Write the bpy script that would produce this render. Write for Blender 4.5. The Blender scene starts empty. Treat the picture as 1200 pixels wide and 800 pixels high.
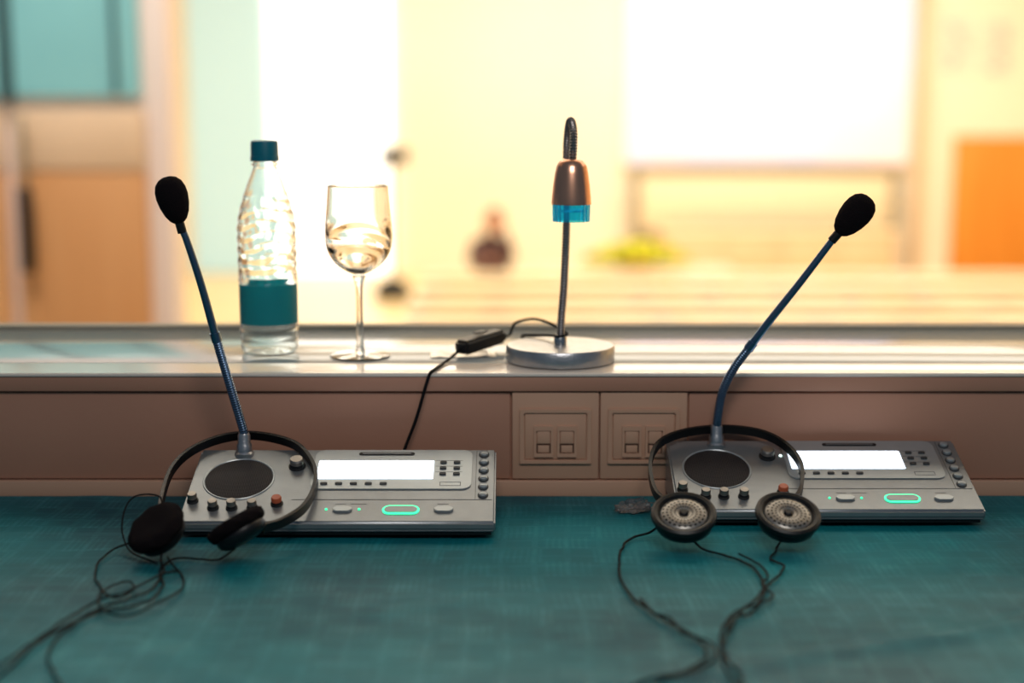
import bpy, bmesh, math, random
from mathutils import Vector, Matrix, noise
random.seed(4)
S=bpy.context.scene
COL=S.collection
try:
    S.view_settings.view_transform='Standard'
    S.view_settings.look='None'
except Exception: pass

# ---------------------------------------------------------------- materials
def C(r,g,b):
    def l(x):
        x/=255.0
        return x/12.92 if x<=0.04045 else ((x+0.055)/1.055)**2.4
    return (l(r),l(g),l(b),1.0)
def newmat(name):
    m=bpy.data.materials.new(name); m.use_nodes=True
    nt=m.node_tree
    return m,nt,nt.nodes['Principled BSDF']
def mat(name,col,rough=0.5,metal=0.0,var=0.0,vscale=20,bump=0.0,bscale=200,emis=None,es=0,trans=0,ior=1.45,coat=0,sheen=0,spec=None):
    m,nt,b=newmat(name)
    b.inputs['Base Color'].default_value=col
    b.inputs['Roughness'].default_value=rough
    b.inputs['Metallic'].default_value=metal
    b.inputs['IOR'].default_value=ior
    b.inputs['Transmission Weight'].default_value=trans
    b.inputs['Coat Weight'].default_value=coat
    b.inputs['Sheen Weight'].default_value=sheen
    if spec is not None: b.inputs['Specular IOR Level'].default_value=spec
    if emis:
        b.inputs['Emission Color'].default_value=emis
        b.inputs['Emission Strength'].default_value=es
    tc=nt.nodes.new('ShaderNodeTexCoord')
    if var>0:
        n=nt.nodes.new('ShaderNodeTexNoise'); n.inputs['Scale'].default_value=vscale; n.inputs['Detail'].default_value=4
        nt.links.new(tc.outputs['Object'],n.inputs['Vector'])
        r=nt.nodes.new('ShaderNodeValToRGB')
        r.color_ramp.elements[0].position=.3; r.color_ramp.elements[1].position=.7
        r.color_ramp.elements[0].color=tuple(c*(1-var) for c in col[:3])+(1,)
        r.color_ramp.elements[1].color=tuple(min(1,c*(1+var)) for c in col[:3])+(1,)
        nt.links.new(n.outputs['Fac'],r.inputs['Fac']); nt.links.new(r.outputs['Color'],b.inputs['Base Color'])
    if bump>0:
        n=nt.nodes.new('ShaderNodeTexNoise'); n.inputs['Scale'].default_value=bscale; n.inputs['Detail'].default_value=3
        nt.links.new(tc.outputs['Object'],n.inputs['Vector'])
        bp=nt.nodes.new('ShaderNodeBump'); bp.inputs['Strength'].default_value=bump; bp.inputs['Distance'].default_value=.002
        nt.links.new(n.outputs['Fac'],bp.inputs['Height']); nt.links.new(bp.outputs['Normal'],b.inputs['Normal'])
    return m
def wood(name,c1,c2,scale=3,rough=.45):
    m,nt,b=newmat(name)
    tc=nt.nodes.new('ShaderNodeTexCoord'); mp=nt.nodes.new('ShaderNodeMapping'); mp.inputs['Scale'].default_value=(scale*6,scale*6,scale*.6)
    n=nt.nodes.new('ShaderNodeTexNoise'); n.inputs['Scale'].default_value=2; n.inputs['Detail'].default_value=6
    r=nt.nodes.new('ShaderNodeValToRGB'); r.color_ramp.elements[0].color=c1; r.color_ramp.elements[1].color=c2
    r.color_ramp.elements[0].position=.3; r.color_ramp.elements[1].position=.7
    nt.links.new(tc.outputs['Object'],mp.inputs['Vector']); nt.links.new(mp.outputs['Vector'],n.inputs['Vector'])
    nt.links.new(n.outputs['Fac'],r.inputs['Fac']); nt.links.new(r.outputs['Color'],b.inputs['Base Color'])
    b.inputs['Roughness'].default_value=rough
    return m

M={}
M['silver']=mat('console_silver',C(142,146,149),.34,.65,.05,60,.08,900)
M['silver_light']=mat('console_panel_silver',C(168,174,176),.32,.5,.03,60)
M['edge_dark']=mat('dark_plastic',C(24,25,27),.5)
M['black']=mat('black_plastic',C(14,14,16),.42,bump=.1,bscale=500)
M['black_gloss']=mat('black_rubber',C(11,11,12),.42)
M['cord']=mat('black_cord',C(9,9,10),.7,spec=.25)
M['foam']=mat('black_foam',C(24,19,21),1.0,bump=1.0,bscale=700,spec=.1)
M['screen']=mat('lit_display',C(230,240,255),.3,emis=C(226,240,255),es=3.0)
M['green']=mat('green_led',C(60,255,170),.3,emis=C(60,240,175),es=1.3)
M['orange']=mat('orange_knob',C(180,92,62),.4,emis=C(230,90,40),es=.03)
M['led_white']=mat('white_led',C(240,255,250),.3,emis=C(220,255,245),es=2.0)
M['chrome']=mat('chrome',C(190,190,190),.22,1.0)
M['knobcap']=mat('nickel_knob',C(150,144,138),.36,.85)
M['brushed']=mat('brushed_steel',C(186,186,188),.34,.9,.08,90,.15,300)
M['copper']=mat('copper_nickel_shade',C(240,180,148),.27,.95,.04,80)
M['gooseneck']=mat('gunmetal_gooseneck',C(140,134,132),.32,.9)
M['bluemetal']=mat('steel_blue_gooseneck',C(108,130,156),.3,1.0)
M['bluering']=mat('blue_translucent_plastic',C(70,200,225),.1,trans=.9,ior=1.4,emis=C(20,150,190),es=.08)
M['glass']=mat('clear_glass',(1,1,1,1),0,trans=1,ior=1.47)
M['pet']=mat('clear_bottle_plastic',(.93,.98,1.0,1),.08,trans=1,ior=1.30)
M['cap']=mat('teal_cap',C(6,112,130),.4)
M['key_dark']=mat('dark_key',C(60,62,64),.5)
M['line']=mat('printed_line',C(92,94,96),.5)
M['sill']=mat('sill_laminate',C(236,222,208),.22,0,.03,8,coat=.4)
M['sillback']=mat('sill_back_laminate',C(160,166,166),.16,0,.03,8,coat=.3)
M['wallpaint']=mat('booth_wall_paint',C(188,136,112),.5,0,.05,5,.1,150)
M['sockp']=mat('socket_plastic',C(208,162,134),.4)
M['sockd']=mat('socket_hole',C(110,82,66),.6)
M['desk']=wood('desk_wood',C(120,90,70),C(150,115,90))
M['hallwall']=mat('hall_wall_paint',C(253,246,230),.8,0,.02,1)
M['hallwarm']=mat('hall_side_wall',C(246,226,190),.8,0,.03,1)
M['hallfloor']=mat('hall_floor',C(246,216,160),.35,0,.06,1.5)
M['hallceil']=mat('hall_ceiling',C(250,246,238),.9)
M['doororange']=wood('orange_door_wood',C(222,140,44),C(234,156,60),.5)
M['doortan']=wood('tan_door_wood',C(214,152,96),C(232,178,124),.4)
M['doorbeige']=mat('beige_panel',C(236,206,172),.6,0,.05,2)
M['frame_pink']=mat('pale_frame_paint',C(246,230,222),.5)
M['tealglass']=mat('teal_lit_glass',C(130,180,180),.2,0,.14,1.6,emis=C(112,180,182),es=.40)
M['tealframe']=mat('dark_teal_window_frame',C(60,92,98),.5)
M['winwhite']=mat('daylit_curtain',C(255,255,255),.9,emis=C(250,253,250),es=1.5)
M['wincyan']=mat('daylit_blue_curtain',C(186,214,222),.9,emis=C(160,212,226),es=.46)
M['greyframe']=mat('grey_metal_frame',C(160,150,130),.5,.2)
M['polepaint']=mat('pale_pole_paint',C(200,186,150),.5)
M['whiteboard']=mat('whiteboard',C(250,236,206),.5)
M['tabletop']=mat('pale_table_top',C(253,236,200),.3,0,.03,3)
M['tablefront']=mat('table_front_panel',C(240,200,140),.5)
M['chairwood']=mat('honey_chair_wood',C(246,208,150),.5,0,.04,4)
M['leaf']=mat('yellow_green_leaf',C(226,236,50),.6,0,.25,8)
M['petal']=mat('yellow_petal',C(246,240,60),.6)
M['foil']=mat('silver_foil',C(224,220,214),.3,.6,bump=.3,bscale=120)
M['clearwrap']=mat('crumpled_grey_clear_plastic',(.55,.56,.58,1),.12,trans=.9,ior=1.3)
M['skin']=mat('skin',C(226,160,132),.6)
M['cloth_dark']=mat('dark_clothes',C(112,88,92),.9)
M['hair']=mat('dark_hair',C(80,58,54),.7)
M['poster']=mat('poster_paper',C(236,230,220),.8,0,.02,2)
M['posterink']=mat('poster_ink',C(160,160,166),.8)

m,nt,b=newmat('projected_screen'); M['projscreen']=m
tc=nt.nodes.new('ShaderNodeTexCoord'); n=nt.nodes.new('ShaderNodeTexNoise'); n.inputs['Scale'].default_value=.9; n.inputs['Detail'].default_value=1
nt.links.new(tc.outputs['Object'],n.inputs['Vector'])
r=nt.nodes.new('ShaderNodeValToRGB'); r.color_ramp.elements[0].position=.35; r.color_ramp.elements[1].position=.65
r.color_ramp.elements[0].color=C(206,214,250); r.color_ramp.elements[1].color=C(250,230,240)
nt.links.new(n.outputs['Fac'],r.inputs['Fac']); nt.links.new(r.outputs['Color'],b.inputs['Base Color']); nt.links.new(r.outputs['Color'],b.inputs['Emission Color'])
b.inputs['Emission Strength'].default_value=.26; b.inputs['Roughness'].default_value=.9

# tablecloth: woven damask checks
m,nt,b=newmat('teal_tablecloth'); M['cloth']=m
tc=nt.nodes.new('ShaderNodeTexCoord')
def node(t,**k):
    n=nt.nodes.new(t)
    for a,v in k.items():
        if a in n.inputs: n.inputs[a].default_value=v
    return n
wob=node('ShaderNodeTexNoise',Scale=5.0,Detail=2.0); nt.links.new(tc.outputs['Object'],wob.inputs['Vector'])
wm=nt.nodes.new('ShaderNodeVectorMath'); wm.operation='MULTIPLY_ADD'; wm.inputs[1].default_value=(.03,.03,0)
nt.links.new(wob.outputs['Color'],wm.inputs[0]); nt.links.new(tc.outputs['Object'],wm.inputs[2])
sep=node('ShaderNodeSeparateXYZ'); nt.links.new(wm.outputs[0],sep.inputs[0])
def mth(op,a,bv=None):
    n=nt.nodes.new('ShaderNodeMath'); n.operation=op
    for i,x in enumerate((a,bv)):
        if x is None: continue
        if isinstance(x,(int,float)): n.inputs[i].default_value=x
        else: nt.links.new(x,n.inputs[i])
    return n.outputs[0]
def stripes(axis,per,th):
    s=mth('SINE',mth('MULTIPLY',sep.outputs[axis],2*math.pi/per))
    return mth('GREATER_THAN',s,th)
a1=stripes(0,.096,.0); a2=stripes(1,.080,.0)
l1=stripes(0,.0064,.2); l2=stripes(1,.0064,.2)
d1_=stripes(0,.032,.82); d2_=stripes(1,.0266,.82)
x1=mth('ABSOLUTE',mth('SUBTRACT',a1,a2))
lin=mth('ADD',mth('MULTIPLY',l1,x1),mth('MULTIPLY',l2,mth('SUBTRACT',1.0,x1)))
acc=mth('MAXIMUM',d1_,d2_)
pat=mth('ADD',mth('ADD',mth('MULTIPLY',lin,.45),mth('MULTIPLY',acc,.45)),mth('MULTIPLY',x1,.3))
nz=node('ShaderNodeTexNoise',Scale=3.2,Detail=8.0,Roughness=.62); nt.links.new(tc.outputs['Object'],nz.inputs['Vector'])  # broad mottling; its lighter patches paint reflected light into the cloth colour
nz2=node('ShaderNodeTexNoise',Scale=30.0,Detail=4.0); nt.links.new(tc.outputs['Object'],nz2.inputs['Vector'])
msk=mth('MAXIMUM',mth('MULTIPLY',mth('SUBTRACT',nz2.outputs['Fac'],.22),1.9),0.0)
pm=mth('MULTIPLY',pat,msk)
patc=mth('ADD',mth('MULTIPLY',pm,.22),mth('MULTIPLY',nz.outputs['Fac'],1.15))
rp=nt.nodes.new('ShaderNodeValToRGB'); rp.color_ramp.elements[0].position=.42; rp.color_ramp.elements[1].position=1.0
rp.color_ramp.elements[0].color=C(0,70,82); rp.color_ramp.elements[1].color=C(12,136,144)
nt.links.new(patc,rp.inputs['Fac']); nt.links.new(rp.outputs['Color'],b.inputs['Base Color'])
nt.links.new(mth('ADD',mth('MULTIPLY',pm,-.15),.58),b.inputs['Roughness'])
b.inputs['Specular IOR Level'].default_value=.22
wv=node('ShaderNodeTexNoise',Scale=1400.0,Detail=2.0); nt.links.new(tc.outputs['Object'],wv.inputs['Vector'])
hh=mth('ADD',mth('MULTIPLY',pm,.3),mth('MULTIPLY',wv.outputs['Fac'],.5))
bp=nt.nodes.new('ShaderNodeBump'); bp.inputs['Strength'].default_value=.3; bp.inputs['Distance'].default_value=.0006
nt.links.new(hh,bp.inputs['Height']); nt.links.new(bp.outputs['Normal'],b.inputs['Normal'])

def perf(name,scale,p0,p1,c0,c1,metal):
    m,nt,b=newmat(name)
    tc=nt.nodes.new('ShaderNodeTexCoord'); vo=nt.nodes.new('ShaderNodeTexVoronoi'); vo.voronoi_dimensions='2D'
    vo.inputs['Scale'].default_value=scale; vo.inputs['Randomness'].default_value=0
    nt.links.new(tc.outputs['Object'],vo.inputs['Vector'])
    rp=nt.nodes.new('ShaderNodeValToRGB'); rp.color_ramp.elements[0].position=p0; rp.color_ramp.elements[1].position=p1
    rp.color_ramp.elements[0].color=c0; rp.color_ramp.elements[1].color=c1
    nt.links.new(vo.outputs['Distance'],rp.inputs['Fac']); nt.links.new(rp.outputs['Color'],b.inputs['Base Color'])
    b.inputs['Roughness'].default_value=.6; b.inputs['Metallic'].default_value=metal; b.inputs['Specular IOR Level'].default_value=.25
    return m
M['grille']=perf('perforated_grille',560,.30,.5,C(10,10,12),C(66,60,60),.1)
m,nt,b=newmat('earpiece_silver_grille'); M['eargrille']=m
tc=nt.nodes.new('ShaderNodeTexCoord'); sp_=nt.nodes.new('ShaderNodeSeparateXYZ'); nt.links.new(tc.outputs['Object'],sp_.inputs[0])
def mm_(op,a,b2=None):
    n=nt.nodes.new('ShaderNodeMath'); n.operation=op
    for i,x in enumerate((a,b2)):
        if x is None: continue
        if isinstance(x,(int,float)): n.inputs[i].default_value=x
        else: nt.links.new(x,n.inputs[i])
    return n.outputs[0]
xx,yy=sp_.outputs[0],sp_.outputs[1]
rad_=mm_('SQRT',mm_('ADD',mm_('MULTIPLY',xx,xx),mm_('MULTIPLY',yy,yy)))
ang=mm_('ARCTAN2',yy,xx)
ringw=mm_('SINE',mm_('MULTIPLY',rad_,2*math.pi/.0038))
angw=mm_('SINE',mm_('MULTIPLY',ang,24.0))
hole=mm_('GREATER_THAN',mm_('ADD',ringw,mm_('MULTIPLY',angw,.9)),.75)
mxc=nt.nodes.new('ShaderNodeMix'); mxc.data_type='RGBA'; nt.links.new(hole,mxc.inputs[0]); mxc.inputs[6].default_value=C(144,140,134); mxc.inputs[7].default_value=C(14,14,14)
nt.links.new(mxc.outputs[2],b.inputs['Base Color']); b.inputs['Metallic'].default_value=.7; b.inputs['Roughness'].default_value=.35

# ---------------------------------------------------------------- helpers
def finish(name,bm,material,parent=None,loc=(0,0,0),rot=(0,0,0),smooth=False,label=None):
    me=bpy.data.meshes.new(name)
    bmesh.ops.recalc_face_normals(bm,faces=bm.faces)
    bm.to_mesh(me); bm.free()
    if smooth:
        for p in me.polygons: p.use_smooth=True
    me.materials.append(material)
    o=bpy.data.objects.new(name,me); COL.objects.link(o)
    o.location=loc; o.rotation_euler=rot
    if parent: o.parent=parent
    if label: o['label']=label
    if smooth:
        md=o.modifiers.new('es','EDGE_SPLIT'); md.split_angle=math.radians(38)
    return o
def empty(name,loc,label,cat,rot=(0,0,0),group=None):
    e=bpy.data.objects.new(name,None); e.empty_display_size=.05; COL.objects.link(e)
    e.location=loc; e.rotation_euler=rot; e['label']=label; e['category']=cat
    if group: e['group']=group
    return e
def tag(o,label,cat,group=None,kind=None):
    o['label']=label; o['category']=cat
    if group: o['group']=group
    if kind: o['kind']=kind
    return o
def struct(o): o['kind']='structure'; return o
def bbox(bm,x0,x1,y0,y1,z0,z1):
    v=[bm.verts.new(p) for p in ((x0,y0,z0),(x1,y0,z0),(x1,y1,z0),(x0,y1,z0),(x0,y0,z1),(x1,y0,z1),(x1,y1,z1),(x0,y1,z1))]
    fs=[bm.faces.new([v[i] for i in q]) for q in ((0,3,2,1),(4,5,6,7),(0,1,5,4),(1,2,6,5),(2,3,7,6),(3,0,4,7))]
    return v,fs
def box(name,x0,x1,y0,y1,z0,z1,material,parent=None,bev=0,loc=(0,0,0),rot=(0,0,0),seg=2,label=None):
    bm=bmesh.new(); bbox(bm,x0,x1,y0,y1,z0,z1)
    if bev>0: bmesh.ops.bevel(bm,geom=bm.edges[:],offset=bev,segments=seg,affect='EDGES',profile=.5)
    return finish(name,bm,material,parent,loc,rot,smooth=bev>0,label=label)
def lathe_bm(prof,n=48,closed=False,rf=None):
    bm=bmesh.new(); rings=[]
    for idx,(r,z) in enumerate(prof):
        if r<1e-7: rings.append([bm.verts.new((0,0,z))])
        else:
            ring=[]
            for i in range(n):
                a=2*math.pi*i/n; q=r+(rf(a,z,r,idx) if rf else 0)
                ring.append(bm.verts.new((q*math.cos(a),q*math.sin(a),z)))
            rings.append(ring)
    pairs=list(zip(rings,rings[1:]))
    if closed: pairs.append((rings[-1],rings[0]))
    for a,c in pairs:
        if len(a)==1 and len(c)==1: continue
        for i in range(n):
            j=(i+1)%n
            if len(a)==1: bm.faces.new((a[0],c[j],c[i]))
            elif len(c)==1: bm.faces.new((a[i],a[j],c[0]))
            else: bm.faces.new((a[i],a[j],c[j],c[i]))
    return bm
def lathe(name,prof,material,parent=None,loc=(0,0,0),rot=(0,0,0),n=48,closed=False,rf=None,label=None):
    return finish(name,lathe_bm(prof,n,closed,rf),material,parent,loc,rot,True,label)
def catmull(pts,sub):
    P=[Vector(p) for p in pts]; out=[]
    P=[P[0]*2-P[1]]+P+[P[-1]*2-P[-2]]
    for i in range(1,len(P)-2):
        a,b_,c,d=P[i-1:i+3]
        for k in range(sub):
            t=k/sub
            out.append(.5*((2*b_)+(c-a)*t+(2*a-5*b_+4*c-d)*t*t+(3*b_-a-3*c+d)*t**3))
    out.append(P[-2].copy()); return out
def sweep_bm(path,rad,n=10,section=None,bm=None,up=None):
    bm=bm or bmesh.new(); rings=[]
    N=len(path); prev=None
    for i,p in enumerate(path):
        t=(path[min(i+1,N-1)]-path[max(i-1,0)]).normalized()
        if prev is None:
            ref=Vector(up) if up else (Vector((0,0,1)) if abs(t.z)<.9 else Vector((1,0,0)))
            u=(ref-t*ref.dot(t)).normalized()
        else:
            u=Vector(up) if up else prev
            u=(u-t*u.dot(t)).normalized()
        prev=u; w=t.cross(u)
        r=rad(i/(N-1)) if callable(rad) else rad
        if section: ring=[bm.verts.new(p+u*a+w*c) for a,c in section]
        else: ring=[bm.verts.new(p+(u*math.cos(2*math.pi*k/n)+w*math.sin(2*math.pi*k/n))*r) for k in range(n)]
        rings.append(ring)
    for a,c in zip(rings,rings[1:]):
        m_=len(a)
        for i in range(m_):
            j=(i+1)%m_; bm.faces.new((a[i],a[j],c[j],c[i]))
    bm.faces.new(rings[0][::-1]); bm.faces.new(rings[-1])
    return bm
def sweep(name,pts,rad,material,parent=None,sub=8,n=10,section=None,up=None,label=None,raw=False):
    path=pts if raw else catmull(pts,sub)
    return finish(name,sweep_bm(path,rad,n,section,up=up),material,parent,smooth=True,label=label)
def ribbed(name,pts,r,material,parent,pitch=.0028,depth=.14,label=None,raw=False):
    base=pts if raw else catmull(pts,24)
    L=[0]
    for a,b_ in zip(base,base[1:]): L.append(L[-1]+(b_-a).length)
    tot=L[-1]; k=int(tot/(pitch/4)); path=[]; j=0
    for i in range(k+1):
        s=tot*i/k
        while j<len(L)-2 and L[j+1]<s: j+=1
        f=(s-L[j])/max(1e-9,L[j+1]-L[j]); path.append(base[j].lerp(base[j+1],f))
    def rad(t):
        i=round(t*k); return r*(1-depth*(1,.5,0,.5)[i%4])
    return finish(name,sweep_bm(path,rad,12),material,parent,smooth=True,label=label)
def lookrot(axis):
    return Vector(axis).to_track_quat('Z','Y').to_euler()

# ---------------------------------------------------------------- camera
TZ=.75; LZ=.889; CZ=1.1725
cd=bpy.data.cameras.new('camera'); cam=bpy.data.objects.new('camera',cd); COL.objects.link(cam)
cam.location=(0,0,CZ); cam.rotation_euler=(math.radians(90)-math.atan(267/1666.67),0,0)
cd.lens=50; cd.sensor_width=36; cd.clip_start=.05
cd.dof.use_dof=True; cd.dof.focus_distance=1.49; cd.dof.aperture_fstop=1.8; cd.dof.aperture_blades=0
S.camera=cam

# ---------------------------------------------------------------- booth structure
struct(box('wall_front',-2.2,2.2,1.56,1.90,0,.866,M['wallpaint']))
struct(box('trim_1',-2.2,-.002,1.556,1.5598,.767,.8655,M['wallpaint'],bev=.0012))
struct(box('trim_2',.1975,2.2,1.556,1.5598,.767,.8655,M['wallpaint'],bev=.0012))
struct(box('baseboard_front',-2.2,2.2,1.5515,1.5598,.742,.7655,M['sockp'],bev=.0015))
struct(box('trim_9',-2.2,2.2,1.5505,1.614,.868,.8845,M['wallpaint'],bev=.001))
bm=bmesh.new()
prof=[(1.5495,.8846),(1.5485,.8856),(1.5485,.8874),(1.5500,.8888),(1.553,.889),(1.612,.889),(1.614,.8872),(1.614,.8846)]
va=[bm.verts.new((-2.2,y,z)) for y,z in prof]; vb=[bm.verts.new((2.2,y,z)) for y,z in prof]
for i in range(len(prof)):
    j=(i+1)%len(prof); bm.faces.new((va[i],va[j],vb[j],vb[i]))
bm.faces.new(va[::-1]); bm.faces.new(vb)
struct(finish('trim_3',bm,M['sill'],smooth=True))
struct(box('trim_4',-2.2,2.2,1.6160,1.872,.867,.889,M['sillback'],bev=.001))
struct(box('trim_5',-2.2,2.2,1.8745,1.90,.867,.8935,M['greyframe'],bev=.001))
struct(box('floor_1',-2.2,2.2,-.8,1.90,-.05,0,M['desk']))

# ---------------------------------------------------------------- desk + cloth
desk=empty('desk',(0,1.13,0),'long wooden booth desk under a teal tablecloth','desk')
box('desk_top',-1.5,1.5,-.38,.412,.715,.742,M['desk'],desk,.002)
for x in (-1.42,1.36):
    for y in (-.34,.34): box('leg',x,x+.06,y-.03,y+.03,0.001,.714,M['desk'],desk,.003)
bm=bmesh.new(); nx,ny=480,150
X0,X1,Y0,Y1=-1.52,1.52,.735,1.549
def wrinkle(x,y):
    z=.0010*noise.noise(Vector((x*7,y*9,0)))+.0005*noise.noise(Vector((x*25,y*25,3)))
    if y<1.34:
        f=min(1,(1.34-y)/.10)
        a=(x*.45-y)*30+2.5*noise.noise(Vector((x*3,y*3,7)))
        z+=f*.0055*max(0,math.sin(a))**6*max(0,.25+noise.noise(Vector((x*4+1,y*5,2))))
        a=(x*.9+y)*24+2.5*noise.noise(Vector((x*2,y*3,17)))
        z+=f*.0048*max(0,math.sin(a))**7*max(0,.1+noise.noise(Vector((x*3+5,y*4,12))))
    return z
g=[]
for j in range(ny+1):
    row=[]
    for i in range(nx+1):
        x=X0+(X1-X0)*i/nx; y=Y0+(Y1-Y0)*j/ny
        row.append(bm.verts.new((x,y,.7488+wrinkle(x,y))))
    g.append(row)
for j in range(ny):
    for i in range(nx): bm.faces.new((g[j][i],g[j][i+1],g[j+1][i+1],g[j+1][i]))
low=[]
for i in range(nx+1):
    x=X0+(X1-X0)*i/nx
    low.append(bm.verts.new((x,Y0-.006+.012*math.sin(x*22),.45)))
for i in range(nx): bm.faces.new((low[i],low[i+1],g[0][i+1],g[0][i]))
cl=finish('tablecloth',bm,M['cloth'],smooth=True)
cl.modifiers.clear()
tag(cl,'teal woven damask tablecloth covering the booth desk','tablecloth')

# ---------------------------------------------------------------- sockets
def socket(x0):
    e=empty('network_socket',(x0+.0485,1.5598,.817),'beige double network wall socket below the sill','socket',group='wall sockets')
    def R(name,xa,xb,za,zb,ya,yb,m_,bev=.001,p=e): return box(name,xa-.0485,xb-.0485,ya,yb,za-.817,zb-.817,m_,p,bev)
    R('faceplate',0,.0972,.767,.8665,-.006,-.0005,M['sockp'],.0018)
    bm=bmesh.new()
    fx0,fx1,fz0,fz1=.0085-.0485,.0887-.0485,.785-.817,.848-.817
    o_=[(fx0,fz0),(fx1,fz0),(fx1,fz1),(fx0,fz1)]; t_=.005
    i_=[(fx0+t_,fz0+t_),(fx1-t_,fz0+t_),(fx1-t_,fz1-t_),(fx0+t_,fz1-t_)]
    def ringv(pts,y): return [bm.verts.new((x,y,z)) for x,z in pts]
    a,b_,c,d=ringv(o_,-.0061),ringv(o_,-.0098),ringv(i_,-.0098),ringv(i_,-.0061)
    for q,r_ in ((a,b_),(b_,c),(c,d),(d,a)):
        for k in range(4):
            l=(k+1)%4; bm.faces.new((q[k],q[l],r_[l],r_[k]))
    bmesh.ops.recalc_face_normals(bm,faces=bm.faces)
    bmesh.ops.bevel(bm,geom=bm.edges[:],offset=.0008,segments=2,affect='EDGES')
    finish('frame',bm,M['sockp'],e,smooth=True)
    R('insert',.0145,.0827,.7905,.8425,-.0078,-.0062,M['sockp'],.0006)
    for xa in (.0245,.0505):
        bm=bmesh.new(); xb=xa+.0215
        o2=[(xa-.0485,-.0235),(xb-.0485,-.0235),(xb-.0485,.0115),(xa-.0485,.0115)]
        i2=[(o2[0][0]+.0025,-.0195),(o2[1][0]-.0025,-.0195),(o2[1][0]-.0025,.0065),(o2[0][0]+.0025,.0065)]
        a,b_,c,d=ringv(o2,-.0079),ringv(o2,-.0110),ringv(i2,-.0110),ringv(i2,-.0079)
        for q,r_ in ((a,b_),(b_,c),(c,d),(d,a)):
            for k in range(4):
                l=(k+1)%4; bm.faces.new((q[k],q[l],r_[l],r_[k]))
        j=finish('jack',bm,M['sockp'],e)
        R('opening',xa+.0026,xb-.0026,.7976,.8085,-.0082,-.0079,M['sockd'],0,j)
        R('shutter',xa+.0035,xb-.0035,.8087,.823,-.0102,-.0079,M['sockp'],.0006,j)
        R('contact_slot',xa+.0045,xb-.0045,.7985,.8065,-.0098,-.0083,M['sockp'],.0003,j)
socket(0.0); socket(.0985)

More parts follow.
